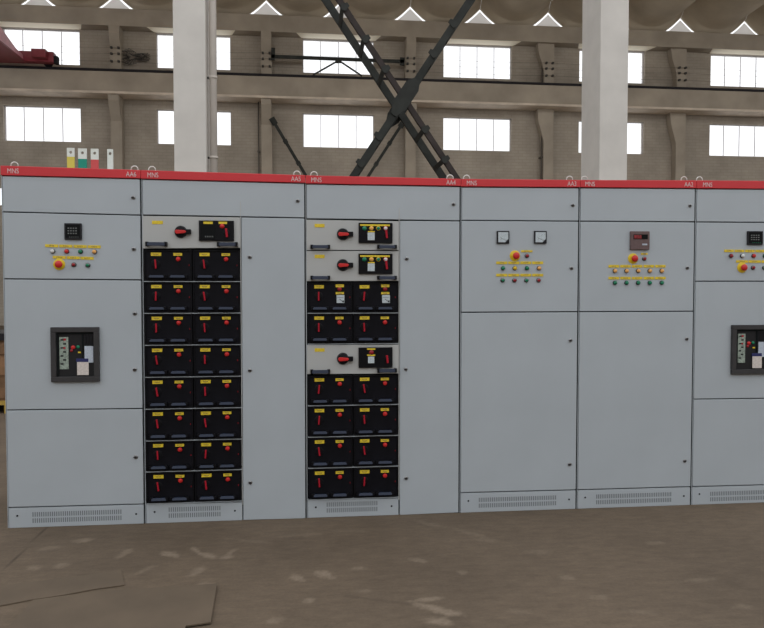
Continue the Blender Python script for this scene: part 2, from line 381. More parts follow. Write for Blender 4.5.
def cabinet(i):
    s0, s1 = SJ[i], SJ[i+1]
    cab = empty('switchgear_cabinet', (s0, D, 0), LAB[i], 'cabinet', 'row of grey switchgear cabinets')
    h0, h1 = zrow(s0, TOP[i][0]), zrow(s1, TOP[i][1])
    q = MB((s0, D, 0)); fs = q.slab(s0+.002, s1-.002, .0, .0, h0-.004, h1-.004, D+.022, D+.82, GREY)
    k = q.mi(DARK); fs[2].material_index = k
    # front corner posts
    q.slab(s0+.001, s0+.005, 0, 0, h0-.01, h0-.01, D+.004, D+.03, GREY); q.slab(s1-.005, s1-.001, 0, 0, h1-.01, h1-.01, D+.004, D+.03, DARK)
    q.build('carcass', cab)
    q = MB((s0, D, zrow(s0, HB[i][0])))
    q.slab(s0+.001, s1-.001, zrow(s0, HB[i][0]), zrow(s1, HB[i][1]), h0, h1, D-.008, D+.03, RED)
    hd = q.build('header_strip', cab, .003)
    yc = lambda f: (TOP[i][0]+HB[i][0])/2*(1-f) + (TOP[i][1]+HB[i][1])/2*f
    lx = [13, 152.8, 316.3, 471.7, 590, 707.5][i]
    lettering('MNS', lx, yc(.06)+.4, D-.008, hd)
    if i < 5:
        rx = [131.2, 296, 451, 572, 688.8][i]
        lettering(names[i], rx, yc(.93)+.3, D-.008, hd)
    for (ex, ey) in ([(14.5, 165.5), (134.5, 169)], [(152, 169.5), (297, 173.5)], [(314, 174.5), (450, 177.5)], [(466.6, 178), (569.6, 179)], [(584.5, 179), (684, 179.3)], [(699.5, 179.5), (801, 180.5)])[i]:
        yy = D+.05; s, _ = SZ(ex, ey, yy); z = (h0*(s1-s)+h1*(s-s0))/(s1-s0); q = MB((s, yy, z))
        R_ = .021; q.tube([(s+R_*math.cos(a*math.pi/8), yy, z+.012+R_*math.sin(a*math.pi/8)) for a in range(16)], .0032, EYE_M, 6, True)
        q.disc(s, z, yy, [(0, 0), (.008, 0), (.008, -.001), (0, -.001)], EYE_M, 8)
        q.box(s-.012, s+.012, yy-.012, yy+.012, z-.012, z-.002, EYE_M)
        q.build('lifting_eye', cab)
    return cab
def plinth(cab, s0, s1, t0, t1, b0, b1, vx0, vx1, v0, v1, l=.008, r=.008):
    a, c = s0+l, s1-r; y = YF+.002
    q = MB((a, y, 0))
    q.slab(a, c, 0, 0, zrow(a, t0)-.004, zrow(c, t1)-.004, y, y+.02, LGREY if False else GREY)
    p = q.build('plinth', cab, .002)
    A, Z0 = SZ(vx0, v0, y); B, Z1 = SZ(vx1, v1, y)
    zc = (Z0+Z1)/2; q = MB((A, y, zc)); n = int((B-A)/.0125)
    for k in range(n):
        u = A+(B-A)*k/n
        for dz in (.022, -.016):
            q.box(u, u+.0065, y-.0006, y+.002, zc+dz-.014, zc+dz+.014, SLOT)
    q.build('vent_slots', p)
    for u in (a+.05, c-.045):
        zz = (zrow(u, (t0+t1)/2))*.55; q = MB((u, y, zz)); q.disc(u, zz, y, [(.006, -.001), (.006, .002), (0, .003)], BEZ, 10); q.build('screw', p)
    return p
def breaker(dr, x0=51.3, y0=327.2, real=None):
    """air circuit breaker window; real = (s,z) of its top left corner when copied to another door"""
    o0 = SZ(x0, y0); base = o0 if real is None else real
    def P(px, py):
        s, z = SZ(px, py); return s-o0[0]+base[0], z-o0[1]+base[1]
    def bx(q, a, b, c, d, y_0, y_1, m):
        l, t = P(a, b); r, bt = P(c, d); q.box(l, r, YF-y_1, YF-y_0, bt, t, m)
    l, t = P(51.3, 327.2); r, b = P(100.3, 381.1)
    q = MB((l, YF, b)); e = .031
    q.box(l, r, YF-.022, YF+.001, t-e, t, FRAME); q.box(l, r, YF-.022, YF+.001, b, b+e, FRAME)
    q.box(l, l+e, YF-.022, YF+.001, b+e, t-e, FRAME); q.box(r-e, r, YF-.022, YF+.001, b+e, t-e, FRAME)
    f = q.build('breaker_window_frame', dr, .003)
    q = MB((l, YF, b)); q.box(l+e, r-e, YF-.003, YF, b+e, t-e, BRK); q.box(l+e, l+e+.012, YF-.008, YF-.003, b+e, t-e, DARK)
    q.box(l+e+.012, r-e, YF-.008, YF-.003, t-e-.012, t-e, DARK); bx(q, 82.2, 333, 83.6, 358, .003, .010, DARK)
    for k in range(6): bx(q, 84.5+1.5*k, 334, 85.3+1.5*k, 345, .003, .008, BEZ)
    q.build('breaker_face', dr)
    q = MB((l, YF, b)); bx(q, 59.7, 337, 69, 369, .003, .008, LABG)
    for k in range(7): bx(q, 61+(k % 2)*2.6, 339+4*k, 64+(k % 2)*2.6, 340.6+4*k, .008, .0086, BEZ)
    bx(q, 64, 338.5, 66.4, 340.5, .008, .009, PINK); bx(q, 64, 347, 66, 348.8, .008, .009, PINK)
    q.build('control_unit', dr)
    for (a, c, m, rr) in ((73.4, 347.4, REDB, .012), (71.9, 350.6, RED2, .009), (78.4, 346.8, GRN, .010)):
        s, z = P(a, c); q = MB((s, YF, z)); q.disc(s, z, YF-.003, [(rr, 0), (rr, .005), (rr*.8, .007), (0, .007)], m, 16); q.build('push_button', dr)
    q = MB((l, YF, b)); bx(q, 78.2, 351.6, 81, 353, .003, .006, YEL); q.build('legend_strip', dr)
    q = MB((l, YF, b)); bx(q, 84.9, 346, 93.8, 362.4, .004, .009, LABW); q.build('rating_plate', dr)
    q = MB((l, YF, b)); bx(q, 76.8, 358.4, 89, 361.7, .010, .013, NAVY); bx(q, 77.6, 361.5, 89.4, 374.8, .010, .012, TAGW); q.build('paper_tag', dr, .001)

# ---- AA6
c6 = cabinet(0); s0, s1 = SJ[0], SJ[1]
d = door(c6, s0, s1, 175.6, 178.8, 211.9, 215.2); lock(d, 133.3, 197.4)
d = door(c6, s0, s1, 211.9, 215.2, 278.9, 280.0); lock(d, 133.9, 248.9)
digital_meter(d, 64.9, 82.2, 223.4, 239.7)
strip(d, 45.2, 101.9, 245.6, 246.9); strip(d, 52.8, 94.5, 257.1, 258.4)
for x, m in ((52.8, CLR), (66.9, REDB), (80.7, GRN), (94.7, ORG)): lamp(d, x, 251.2+(x-52)*.015, m)
estop(d, 59.8, 264.4); lamp(d, 74, 264.7, RED2, 'push_button'); lamp(d, 88, 265.3, GRN, 'push_button')
d = door(c6, s0, s1, 278.9, 280.0, 410.2, 408.7); lock(d, 135, 313.4); lock(d, 135, 369.3); breaker(d)
d = door(c6, s0, s1, 410.2, 408.7, 507.8, 504.2); lock(d, 135.9, 456.9)
plinth(c6, s0, s1, 507.8, 504.2, 0, 0, 32.5, 122.5, 517.6, 515.6)
hz = zrow(-1.4, 167)
for (a, b, top, cl, m) in ((66.9, 74.2, 147.7, 156.6, BYEL), (78, 86.5, 148.3, 158.8, BGRN), (90.7, 98.3, 148.6, 159.5, BRED), (107.2, 112.8, 149, None, BWHT)):
    yy = D+.30; l = SZ(a, 155, yy)[0]; r = SZ(b, 155, yy)[0]; tz = SZ(a, top, yy)[1]
    q = MB(((l+r)/2, yy, hz-.004)); c = (l+r)/2; hy = tz-.028; rr = .010
    zz = SZ(a, cl, yy)[1] if cl else hz+.06
    q.box(l, r, yy, yy+.01, hz-.03, zz, m)
    # plated end with a round bolt hole
    n = 16; k = q.mi(BWHT)
    sq = []
    for i in range(n):
        an = 2*math.pi*i/n; ca, sa = math.cos(an), math.sin(an); kk = 1/max(abs(ca), abs(sa))
        sq.append((ca*kk, sa*kk, ca, sa))
    hb, ht = zz, tz; hw = (r-l)/2; zc = hy
    ring = []
    for (u, v, ca, sa) in sq:
        zo = zc + (v*(ht-zc) if v > 0 else v*(zc-hb))
        ring.append([q.bm.verts.new(Vector(p)-q.o) for p in ((c+u*hw, yy, zo), (c+rr*ca, yy, zc+rr*sa), (c+u*hw, yy+.01, zo), (c+rr*ca, yy+.01, zc+rr*sa))])
    for i in range(n):
        A, B = ring[i], ring[(i+1) % n]
        for f in ((A[0], B[0], B[1], A[1]), (A[2], A[3], B[3], B[2]), (A[1], B[1], B[3], A[3]), (A[0], A[2], B[2], B[0])):
            q.bm.faces.new(f).material_index = k
    q.build('busbar', c6, label={BYEL: 'plated busbar with yellow sleeve', BGRN: 'plated busbar with green sleeve', BRED: 'plated busbar with red sleeve', BWHT: 'bare plated busbar'}[m])

# ---- withdrawable drawers
def handle(parent, x0, x1, y0, y1, yp):
    l, t = SZ(x0, y0); r, b = SZ(x1, y1)
    q = MB(((l+r)/2, yp, b)); y = yp
    q.box(l, l+.018, y-.030, y+.001, b, t, BLACK); q.box(r-.018, r, y-.030, y+.001, b, t, BLACK)
    h = t-b; q.hexa([(l+.012, y-.036, b+h*.1), (r-.012, y-.036, b+h*.1), (r-.012, y-.020, b+h*.1), (l+.012, y-.020, b+h*.1), (l+.012, y-.030, t-h*.1), (r-.012, y-.030, t-h*.1), (r-.012, y-.020, t-h*.1), (l+.012, y-.020, t-h*.1)], HANDLE)
    return q.build('handle', parent, .002)
def fhandle(parent, l, r, b, t, yp):
    q = MB(((l+r)/2, yp, b)); y = yp; h = t-b
    q.box(l-.012, l+.006, y-.022, y+.001, b-h*.15, t+h*.15, BLACK); q.box(r-.006, r+.012, y-.022, y+.001, b-h*.15, t+h*.15, BLACK)
    q.hexa([(l, y-.028, b), (r, y-.028, b), (r, y-.012, b), (l, y-.012, b), (l, y-.020, t), (r, y-.020, t), (r, y-.010, t), (l, y-.010, t)], HANDLE)
    return q.build('handle', parent, .0015)
def black_drawer(cab, l, r, b, t, meter=False):
    g = .003; yp = YF
    q = MB((l, YF, b))
    # moulded front: rim standing proud of a slightly recessed face
    e = .007
    q.box(l+g, r-g, yp+.001, yp+.019, b+g, t-g, BLACK2)
    q.box(l+g, r-g, yp-.006, yp+.001, t-g-e, t-g, BLACK); q.box(l+g, r-g, yp-.006, yp+.001, b+g, b+g+e, BLACK)
    q.box(l+g, l+g+e, yp-.006, yp+.001, b+g+e, t-g-e, BLACK); q.box(r-g-e, r-g, yp-.006, yp+.001, b+g+e, t-g-e, BLACK)
    dr = q.build('drawer', cab, .0012)
    w = r-l; h = t-b; X = lambda f: l+w*f; Z = lambda f: t-h*f; y = YF+.001
    def plate(f0, f1, g0, g1):
        q = MB((X(f0), y, Z(g1))); q.box(X(f0), X(f1), y-.004, y, Z(g1), Z(g0), YEL)
        for k in range(4): u = X(f0+(f1-f0)*(.25+.13*k)); q.box(u, u+w*.012, y-.0045, y-.004, Z((g0+g1)/2)-.003, Z((g0+g1)/2)+.003, BROWN)
        q.build('label_plate', dr)
    plate(.15, .36, .10, .205)
    # lever switch in an engraved round dial
    cx, cz = X(.245), Z(.46); q = MB((cx, y, cz)); q.disc(cx, cz, y, [(.028, 0), (.028, .003), (.024, .004), (0, .004)], BLACK, 20)
    a = random.uniform(-.16, .12); hh = h*.145; dx = math.sin(a)*hh
    q.bar((cx-dx, y-.009, cz-hh), (cx+dx, y-.009, cz+hh), .0095, .008, PINK); q.build('switch_lever', dr, .002)
    if meter:
        plate(.62, .80, .075, .165); bz = .225; plate(.62, .80, .325, .395)
        q = MB((X(.65), y, Z(.68))); q.box(X(.64), X(.81), y-.006, y, Z(.68), Z(.42), METW)
        q.box(X(.655), X(.795), y-.0066, y-.006, Z(.50), Z(.49), BEZ); q.bar((X(.79), y-.0066, Z(.655)), (X(.70), y-.0066, Z(.55)), .003, .001, BEZ); q.box(X(.77), X(.80), y-.007, y-.006, Z(.66), Z(.60), BEZ)
        q.build('panel_meter', dr, .001)
    else:
        plate(.61, .79, .11, .195); bz = .30
    cx, cz = X(.705), Z(bz); q = MB((cx, y, cz)); q.disc(cx, cz, y, [(.014, 0), (.014, .003), (.0115, .004), (.0115, .008), (.009, .010), (0, .010)], REDB if not meter else RED2, 16); q.build('push_button', dr)
    # small red rating mark seen on some fronts
    q = MB((X(.9), y, Z(.5))); q.box(X(.925), X(.94), y-.001, y, Z(.52), Z(.47), RED2); q.build('indicator', dr)
    fhandle(dr, X(.12), X(.42), Z(.89), Z(.81), YF-.003); fhandle(dr, X(.55), X(.85), Z(.89), Z(.81), YF-.003)
    return dr
def rotary(parent, px, py):
    s, z = SZ(px, py); q = MB((s, YF, z))
    q.disc(s, z, YF, [(.038, -.001), (.038, .004), (.035, .010), (.033, .022), (.030, .024), (0, .024)], BLACK, 28)
    q.box(s+.0, s+.064, YF-.032, YF-.004, z-.015, z+.015, BLACK)
    q.prism([(s-.030, z-.004), (s-.022, z-.015), (s+.030, z-.010), (s+.036, z-.004), (s+.036, z+.004), (s+.028, z+.008), (s-.022, z+.011), (s-.030, z+.004)], YF-.036, YF-.022, REDB)
    return q.build('rotary_handle', parent, .003)
def grey_drawer(cab, l, r, ty, by, dx=0, dy=0, style='lamps', base=(0, 0)):
    """ty/by image rows at left and right edge"""
    a, c = l+.006, r-.004
    q = MB((a, YF, zrow(a, by[0])))
    q.slab(a, c, zrow(a, by[0])+.003, zrow(c, by[1])+.003, zrow(a, ty[0])-.003, zrow(c, ty[1])-.003, YF-.002, YF+.018, LGREY)
    return q.build('drawer', cab, .002)
def mini_lever(parent, px, y0, y1, out=.03):
    s, zt = SZ(px, y0); _, zb = SZ(px, y1); y = YF-.016; q = MB((s, YF, zb))
    q.disc(s, (zt+zb)/2, y, [(.020, 0), (.020, .003), (0, .004)], BLACK, 16)
    q.bar((s+.003, y-.008, zb), (s-.003, y-.008, zt), .013, .010, PINK); q.build('switch_lever', parent, .002)
def mini(parent, px, py, m, r=.013, ring=None):
    s, z = SZ(px, py); y = YF-.016; q = MB((s, YF, z))
    q.disc(s, z, y, [(r, 0), (r, .004), (r*.8, .005)], ring or m, 16); q.disc(s, z, y, [(r*.8, 0), (r*.8, .006), (r*.5, .009), (0, .009)], m, 16)
    q.build('pilot_light', parent)
def minirect(parent, name, x0, x1, y0, y1, m, o=.003):
    return rbox(name, parent, x0, x1, y0, y1, m, o, base=.016, bevel=.0006)

# ---- AA5
c5 = cabinet(1); s0, s1 = SJ[1], SJ[2]; sm = SZ(241.9, 400)[0]
d = door(c5, s0, s1, 179.2, 183.3, 215.0, 218.0); lock(d, 297.8, 200.8)
g = grey_drawer(c5, s0, sm, (215.4, 217), (249, 248.3))
rbox('label_plate', g, 152, 163, 220.8, 224.2, YEL, .004)
rotary(g, 180.8, 231.9)
rbox('instrument_panel', g, 199.2, 234.1, 220.8, 241.0, BLACK, .016, bevel=.002)
minirect(g, 'trip_display', 201, 215.5, 224.5, 239.5, DISP, .002); minirect(g, 'label_plate', 203.8, 213.2, 222, 224.3, YEL); minirect(g, 'label_plate', 219, 227.4, 222, 224.3, YEL)
q = MB((SZ(205, 237)[0], YF-.018, SZ(205, 237)[1]))
for k in range(5):
    s, z = SZ(205.5+1.8*k, 236.8); q.box(s, s+.005, YF-.0196, YF-.018, z-.004, z+.004, DIGIT)
q.build('keypad', g)
mini(g, 222.5, 226.4, REDB, .014); mini_lever(g, 226.9, 228.6, 237.5)
handle(g, 146.2, 167.7, 241.9, 246.6, YF-.002); handle(g, 217.4, 238, 242.2, 246.8, YF-.002)
rows = [249.3, 281.6, 313.3, 345.1, 377, 408.7, 440.4, 471.2, 502.9]
c1 = SZ(193.4, 370)[0]; l5 = s0+.010
for a, b in zip(rows, rows[1:]):
    zt, zb = zrow(s0+.2, a-.1), zrow(s0+.2, b-.1)
    q = MB((s0, YF, zb)); q.box(l5, sm-.004, YF-.004, YF+.02, zb-.0022, zb+.0018, GREY); q.build('drawer_rail', c5)
    black_drawer(c5, l5, c1, zb+.002, zt-.002); black_drawer(c5, c1, sm-.005, zb+.002, zt-.002)
q = MB((sm, YF, .1)); q.slab(sm-.003, sm+.001, .1, .1, 2.0, 2.0, YF-.002, YF+.02, LGREY); q.build('centre_post', c5)
d = door(c5, sm, s1, 216.9, 218.0, 520.6, 518.9, l=.004); lock(d, 249.8, 256.9); lock(d, 250, 370.2); lock(d, 250.4, 482.4)
plinth(c5, s0, sm, 503.5, 502.0, 0, 0, 168.7, 221.5, 512.8, 511.8, r=.003)

# ---- AA4
c4 = cabinet(2); s0, s1 = SJ[2], SJ[3]; sm = SZ(399.1, 400)[0]
d = door(c4, s0, s1, 183.9, 186.5, 218.8, 220.9); lock(d, 453.5, 204.2)
def unit_front(g, oy, lamps=True, ox=0, hy=0):
    rbox('label_plate', g, 314.6, 324.6, 223.9+oy, 227.4+oy, YEL, .004); rotary(g, 342.8, 234.3+oy)
    rbox('instrument_panel', g, 358.5, 392.3, 223.0+oy, 243.2+oy, BLACK, .016, bevel=.002)
    if lamps:
        minirect(g, 'legend_strip', 360, 389.5, 224.6+oy, 226.3+oy, YEL)
        for x, m, rg in ((364.2, GRN, None), (371.2, ORG, AMB), (378.1, GRN, AMB), (385.3, CLR, REDB)): mini(g, x, 228.6+oy, m, .014, rg)
        minirect(g, 'label_plate', 367.6, 374.4, 231.3+oy, 232.5+oy, YEL); minirect(g, 'panel_meter', 367.4, 374.4, 232.8+oy, 240.4+oy, METW, .006)
        mini_lever(g, 386.2, 230.6+oy, 238.6+oy)
    else:
        minirect(g, 'label_plate', 366.8, 375, 223.8+oy, 225.3+oy, YEL); mini(g, 371.2, 227.9+oy, RED2, .015); minirect(g, 'label_plate', 366.8, 375, 230.0+oy, 231.4+oy, YEL)
        minirect(g, 'panel_meter', 367.8, 374, 232+oy, 238.6+oy, METW, .006); mini_lever(g, 386.9, 230.6+oy, 238.4+oy)
    handle(g, 310.4, 330, 244.9+oy, 249+oy, YF-.002); handle(g, 377, 396.4, 245+oy-hy, 249+oy-hy, YF-.002)
g = grey_drawer(c4, s0, sm, (219.3, 220.8), (250.5, 250.6)); unit_front(g, 0)
g = grey_drawer(c4, s0, sm, (250.5, 250.6), (281.6, 281.4)); unit_front(g, 30.8)
c1 = SZ(353.0, 370)[0]; l4 = s0+.010
def pair(a, b, meter=False):
    zt, zb = zrow(s0+.2, a-.1), zrow(s0+.2, b-.1)
    q = MB((s0, YF, zb)); q.box(l4, sm-.004, YF-.004, YF+.02, zb-.0022, zb+.0018, GREY); q.build('drawer_rail', c4)
    black_drawer(c4, l4, c1, zb+.002, zt-.002, meter); black_drawer(c4, c1, sm-.005, zb+.002, zt-.002, meter)
pair(281.9, 313.2, True); pair(313.2, 344.0)
g = grey_drawer(c4, s0, sm, (344.6, 344.2), (374.6, 374.0)); unit_front(g, 124.3, False, hy=1.2)
rr = [374.8, 405.4, 436.6, 467.6, 499.0]
for a, b in zip(rr, rr[1:]): pair(a, b)
d = door(c4, sm, s1, 220.3, 220.9, 515.5, 513.1, l=.005); lock(d, 406.7, 258.6); lock(d, 405.8, 369); lock(d, 406.2, 478)
q = MB((sm, YF, .1)); q.slab(sm-.003, sm+.002, .1, .1, 1.97, 1.97, YF-.002, YF+.02, LGREY); q.build('centre_post', c4)
plinth(c4, s0, sm, 499.5, 498.0, 0, 0, 326.7, 378.3, 507.8, 506.6, r=.003)

# ---- AA3
c3 = cabinet(3); s0, s1 = SJ[3], SJ[4]
d = door(c3, s0, s1, 187.0, 187.8, 220.3, 221.2); lock(d, 572.8, 205.1)
d = door(c3, s0, s1, 220.3, 221.2, 312.4, 311.8); lock(d, 571.4, 268)
def square_meter(parent, x0, x1, y0, y1):
    o = rbox('panel_meter', parent, x0, x1, y0, y1, BEZ, .012, bevel=.002)
    l, t = SZ(x0, y0); r, b = SZ(x1, y1); w = r-l; h = t-b; y = YF-.012; q = MB((l, YF, b))
    q.box(l+w*.1, r-w*.1, y-.002, y, b+h*.1, t-h*.1, METW)
    q.prism([(r-w*.1, b+h*.1), (r-w*.1, b+h*.36), (r-w*.36, b+h*.1)], y-.003, y-.002, BEZ)
    q.bar((r-w*.22, y-.0026, b+h*.22), (l+w*.25, y-.0026, b+h*.45), .0015, .0005, BEZ)
    for k in range(7):
        an = R(90+15*k); cx, cz = r-w*.2, b+h*.2; q.bar((cx+w*.5*math.cos(an), y-.0024, cz+h*.5*math.sin(an)), (cx+w*.55*math.cos(an), y-.0024, cz+h*.55*math.sin(an)), .0012, .0005, BEZ)
    q.build('meter_dial', parent)
square_meter(d, 496.6, 508.9, 231, 243.7); square_meter(d, 533.8, 546.2, 231, 243.7)
estop(d, 515.3, 255.8); strip(d, 521, 532.6, 251.2, 251.2, 2.0); lamp(d, 526.8, 255.8, RED2, 'push_button')
strip(d, 496.2, 544, 262.8, 262.8); strip(d, 496.2, 544, 275.1, 275.1)
for x, m in ((502.9, GRN), (514.7, AMB), (526.8, GRN), (538.8, ORG)): lamp(d, x, 268.2, m)
for x, m in ((502.5, GRN), (514.3, RED2), (526.2, GRN), (538.4, RED2)): lamp(d, x, 280.3, m, 'push_button')
d = door(c3, s0, s1, 312.4, 311.8, 492.9, 490.0); lock(d, 570.4, 340.2); lock(d, 569.6, 464.1)
plinth(c3, s0, s1, 492.9, 490.0, 0, 0, 478.8, 556.9, 502.6, 501.3)

# ---- AA2
c2 = cabinet(4); s0, s1 = SJ[4], SJ[5]
d = door(c2, s0, s1, 187.8, 188.6, 221.2, 221.9); lock(d, 689.8, 205.6)
d = door(c2, s0, s1, 221.2, 221.9, 311.8, 311.3); lock(d, 687.3, 267.7)
rbox('digital_meter', d, 629.6, 648.6, 231.4, 249.8, BROWN, .016, bevel=.003)
minirect(d, 'meter_display', 632.3, 646.6, 234.6, 239.4, DISP, .002); minirect(d, 'meter_digits', 632.8, 640.2, 235.2, 238.8, DRED, .003); minirect(d, 'meter_plate', 641, 646, 243.8, 245.4, LABW, .002)
estop(d, 633.4, 258.6); lamp(d, 644.1, 258.7, RED2, 'push_button'); strip(d, 641, 647.6, 253.9, 253.9, 1.9)
strip(d, 608.4, 666.6, 266.2, 266.2); strip(d, 608.4, 666.6, 278.1, 278.1)
for x in (614.7, 626.3, 637.9, 649.5, 661.5): lamp(d, x, 270.9, ORG); lamp(d, x, 282.8, GRN)
d = door(c2, s0, s1, 311.8, 311.3, 490.0, 486.8); lock(d, 686.6, 338.8); lock(d, 684.7, 460.8)
plinth(c2, s0, s1, 490.0, 486.8, 0, 0, 596.2, 672, 499.6, 497.6)

# ---- AA1
c7 = cabinet(5); s0, s1 = SJ[5], SJ[6]
d = door(c7, s0, s1, 188.8, 189.5, 222.0, 222.6); lock(d, 806, 206)
d = door(c7, s0, s1, 222.0, 222.6, 281.3, 281.2); lock(d, 804, 250)
digital_meter(d, 746.6, 761.9, 231.2, 244.9, True)
strip(d, 724.3, 776, 250.8, 251.2); strip(d, 736, 774, 261.4, 261.6)
for x, m in ((730.7, RED2), (742, CLR), (753.3, REDB), (764.6, GRN)): lamp(d, x, 255.9, m)
estop(d, 742.4, 267.6); lamp(d, 752.8, 267.7, RED2, 'push_button'); lamp(d, 764, 267.8, GRN, 'push_button')
d = door(c7, s0, s1, 281.3, 281.2, 399.3, 398.0); breaker(d, real=SZ(731, 324.9)); lock(d, 801, 310); lock(d, 799, 370)
d = door(c7, s0, s1, 399.3, 398.0, 486.8, 484.0); lock(d, 798, 440)
plinth(c7, s0, s1, 486.8, 484.0, 0, 0, 710.2, 784, 496.6, 495.0)

# ------------------------------------------------------------------ hall: far wall
YW = 30.0; X0, X1 = -24.0, 36.0; PC = -1.67; BAY = 6.03
WC = [-22.8, -16.76, -10.71, -4.67, 1.33, 7.345, 13.40, 19.50, 25.55, 31.6]
rowsz = [(7.50, 8.92), (10.61, 12.03)]
b = MB((0, YW, 0)); TH = .3
def wallseg(z0, z1, holes):
    x = X0
    for c in holes: b.box(x, c-1.505, YW, YW+TH, z0, z1, WALL); x = c+1.505
    b.box(x, X1, YW, YW+TH, z0, z1, WALL)
wallseg(0, 4.88, []); wallseg(4.88, 5.62, [-11.1]); wallseg(5.62, 7.5, []); wallseg(7.5, 8.92, WC); wallseg(8.92, 10.61, []); wallseg(10.61, 12.03, WC); wallseg(12.03, 12.6, [])
b.build('wall_back', kind='structure')
n = 0
WF = mat('window_frame_paint', (.6, .58, .6), .6)
for (z0, z1) in rowsz + [(4.88, 5.62)]:
    for c in (WC if z0 > 5 else [-11.1]):
        if c < -12 or c > 21: continue
        n += 1; y = YW+.14
        q = MB((c, y, z0)); w = 1.505
        q.box(c-w, c+w, y, y+.03, z0, z0+.03, WF); q.box(c-w, c+w, y, y+.03, z1-.03, z1, WF); q.box(c-w, c-w+.03, y, y+.03, z0, z1, WF); q.box(c+w-.03, c+w, y, y+.03, z0, z1, WF)
        fr = q.build('window_%d' % n, kind='structure')
        for k in (1, 2, 3):
            u = c-w+2*w*k/4; q = MB((u, y, z0)); q.box(u-.014, u+.014, y, y+.03, z0+.04, z1-.04, WF); q.build('mullion', fr)
        q = MB((c, y+.02, z0)); q.box(c-w+.04, c+w-.04, y+.022, y+.028, z0+.04, z1-.04, GLASS); q.build('pane', fr)
# eaves beam and crane runway beam
b = MB((0, 29.5, 12)); b.box(X0, X1, 29.45, 30.2, 12.06, 12.74, BEAM)
for c in WC: b.hexa([(c-1.75, 29.47, 12.05), (c+1.75, 29.47, 12.05), (c+1.5, 30.2, 12.035), (c-1.5, 30.2, 12.035), (c-1.75, 29.47, 12.062), (c+1.75, 29.47, 12.062), (c+1.5, 30.2, 12.062), (c-1.5, 30.2, 12.062)], LIT_SOFFIT)  # cream plates carry the window light on the soffit as colour
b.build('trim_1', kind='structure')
b = MB((0, 29, 9)); b.box(X0, X1, 29.2, 29.98, 9.36, 10.16, BEAM); b.box(X0, X1, 29.1, 29.98, 9.27, 9.36, LEDGE); b.build('trim_2', kind='structure')
b = MB((0, 29, 10)); b.box(X0, X1, 29.25, 29.31, 10.16, 10.20, RAIL); b.box(X0, X1, 29.2, 29.36, 10.18, 10.27, RAIL)
b.build('crane_rail', label='long dark crane rail running along the top of the concrete beam', category='rail')
# piers with corbels
k = 2
for i in range(-2, 5):
    c = PC+BAY*i
    if c > 23: continue
    k += 1
    q = MB((c, 29.8, 0)); q.box(c-.22, c+.22, 29.62, 29.99, 0, 9.27, BEAM); q.box(c-.22, c+.22, 29.62, 29.99, 10.18, 12.06, BEAM)
    pr = [(29.62, 8.3), (29.62, 9.27), (29.2, 9.27), (29.2, 9.02)]
    if i not in (2, 3): q.prism(pr, c-.20, c+.20, BEAM, 'x'); q.prism([(29.62, 11.2), (29.62, 12.06), (29.40, 12.06), (29.40, 11.75)], c-.20, c+.20, BEAM, 'x')
    if i in (2, 3):   # rounded haunch on one side
        q.prism([(c-.22, 7.6), (c-.55, 9.1), (c-.55, 9.27), (c-.22, 9.27)] if False else [(c-.22, 7.9), (c-.30, 8.2), (c-.46, 8.75), (c-.5, 9.27), (c-.22, 9.27)], 29.62, 29.99, BEAM)
        q.prism([(c-.22, 10.9), (c-.30, 11.2), (c-.44, 11.6), (c-.5, 12.06), (c-.22, 12.06)], 29.62, 29.99, BEAM)
    q.build('trim_%d' % k, kind='structure')
    # wire insulators on the pier
    for zz in (11.15, 10.98, 10.72, 10.5):
        pass
# wires along the upper wall
for zz, lab in ((11.22, 'thin dark wire along the upper wall, highest of three'), (10.98, 'thin dark wire along the upper wall, middle of three'), (10.68, 'thin dark wire along the upper wall, lowest of three')):
    q = MB((0, 29.5, zz)); pts = []
    for i in range(-2, 5):
        for f in (0, .25, .5, .75):
            pts.append((PC+BAY*(i+f), 29.54, zz-.05*math.sin(math.pi*f)+.02*math.sin(i*3.1)))
    q.tube(pts, .0038, WIRE, 6)
    for i in range(-2, 4):
        c = PC+BAY*i
        for dx in (-.14, .14): q.box(c+dx-.04, c+dx+.04, 29.5, 29.63, zz-.035, zz+.035, WIRE)
    q.build('wire', label=lab, category='wire', group='wires strung along the wall')
q = MB((-7.6, 29.5, 10.9)); pts = []
for i in range(60):
    a = i*.55; rr = .18+.14*math.sin(i*1.7); pts.append((-7.05+rr*2.2*math.cos(a), 29.8+.02*math.sin(i), 10.95+rr*math.sin(a)*1.1))
q.tube(pts, .014, WIRE, 6); q.build('cable_coil', label='tangled loop of wire on the wall beside the left pier', category='cable')
# drain pipes
def vpipe(px, z0, z1, r, lab, Y=29.75, m=WIRE):
    x = SZ(px, 120, Y)[0]; q = MB((x, Y, z0)); q.tube([(x, Y, z0), (x, Y, z1)], r, m, 10)
    zz = z0+.6
    while zz < z1: q.box(x-r*1.6, x+r*1.6, Y-r*1.3, 29.99 if Y > 20 else Y+r, zz, zz+.05, m); zz += 2.2
    q.build('drain_pipe', label=lab, category='pipe')
DPIPE = mat('old_pipe', (.10, .085, .07), .7)
vpipe(541.8, 0, 12.05, .035, 'thin dark pipe on the far wall beside the pier left of the right column', m=DPIPE)
vpipe(258.5, 0, 9.26, .03, 'thin pipe running up the far wall right of the left column', m=DPIPE)

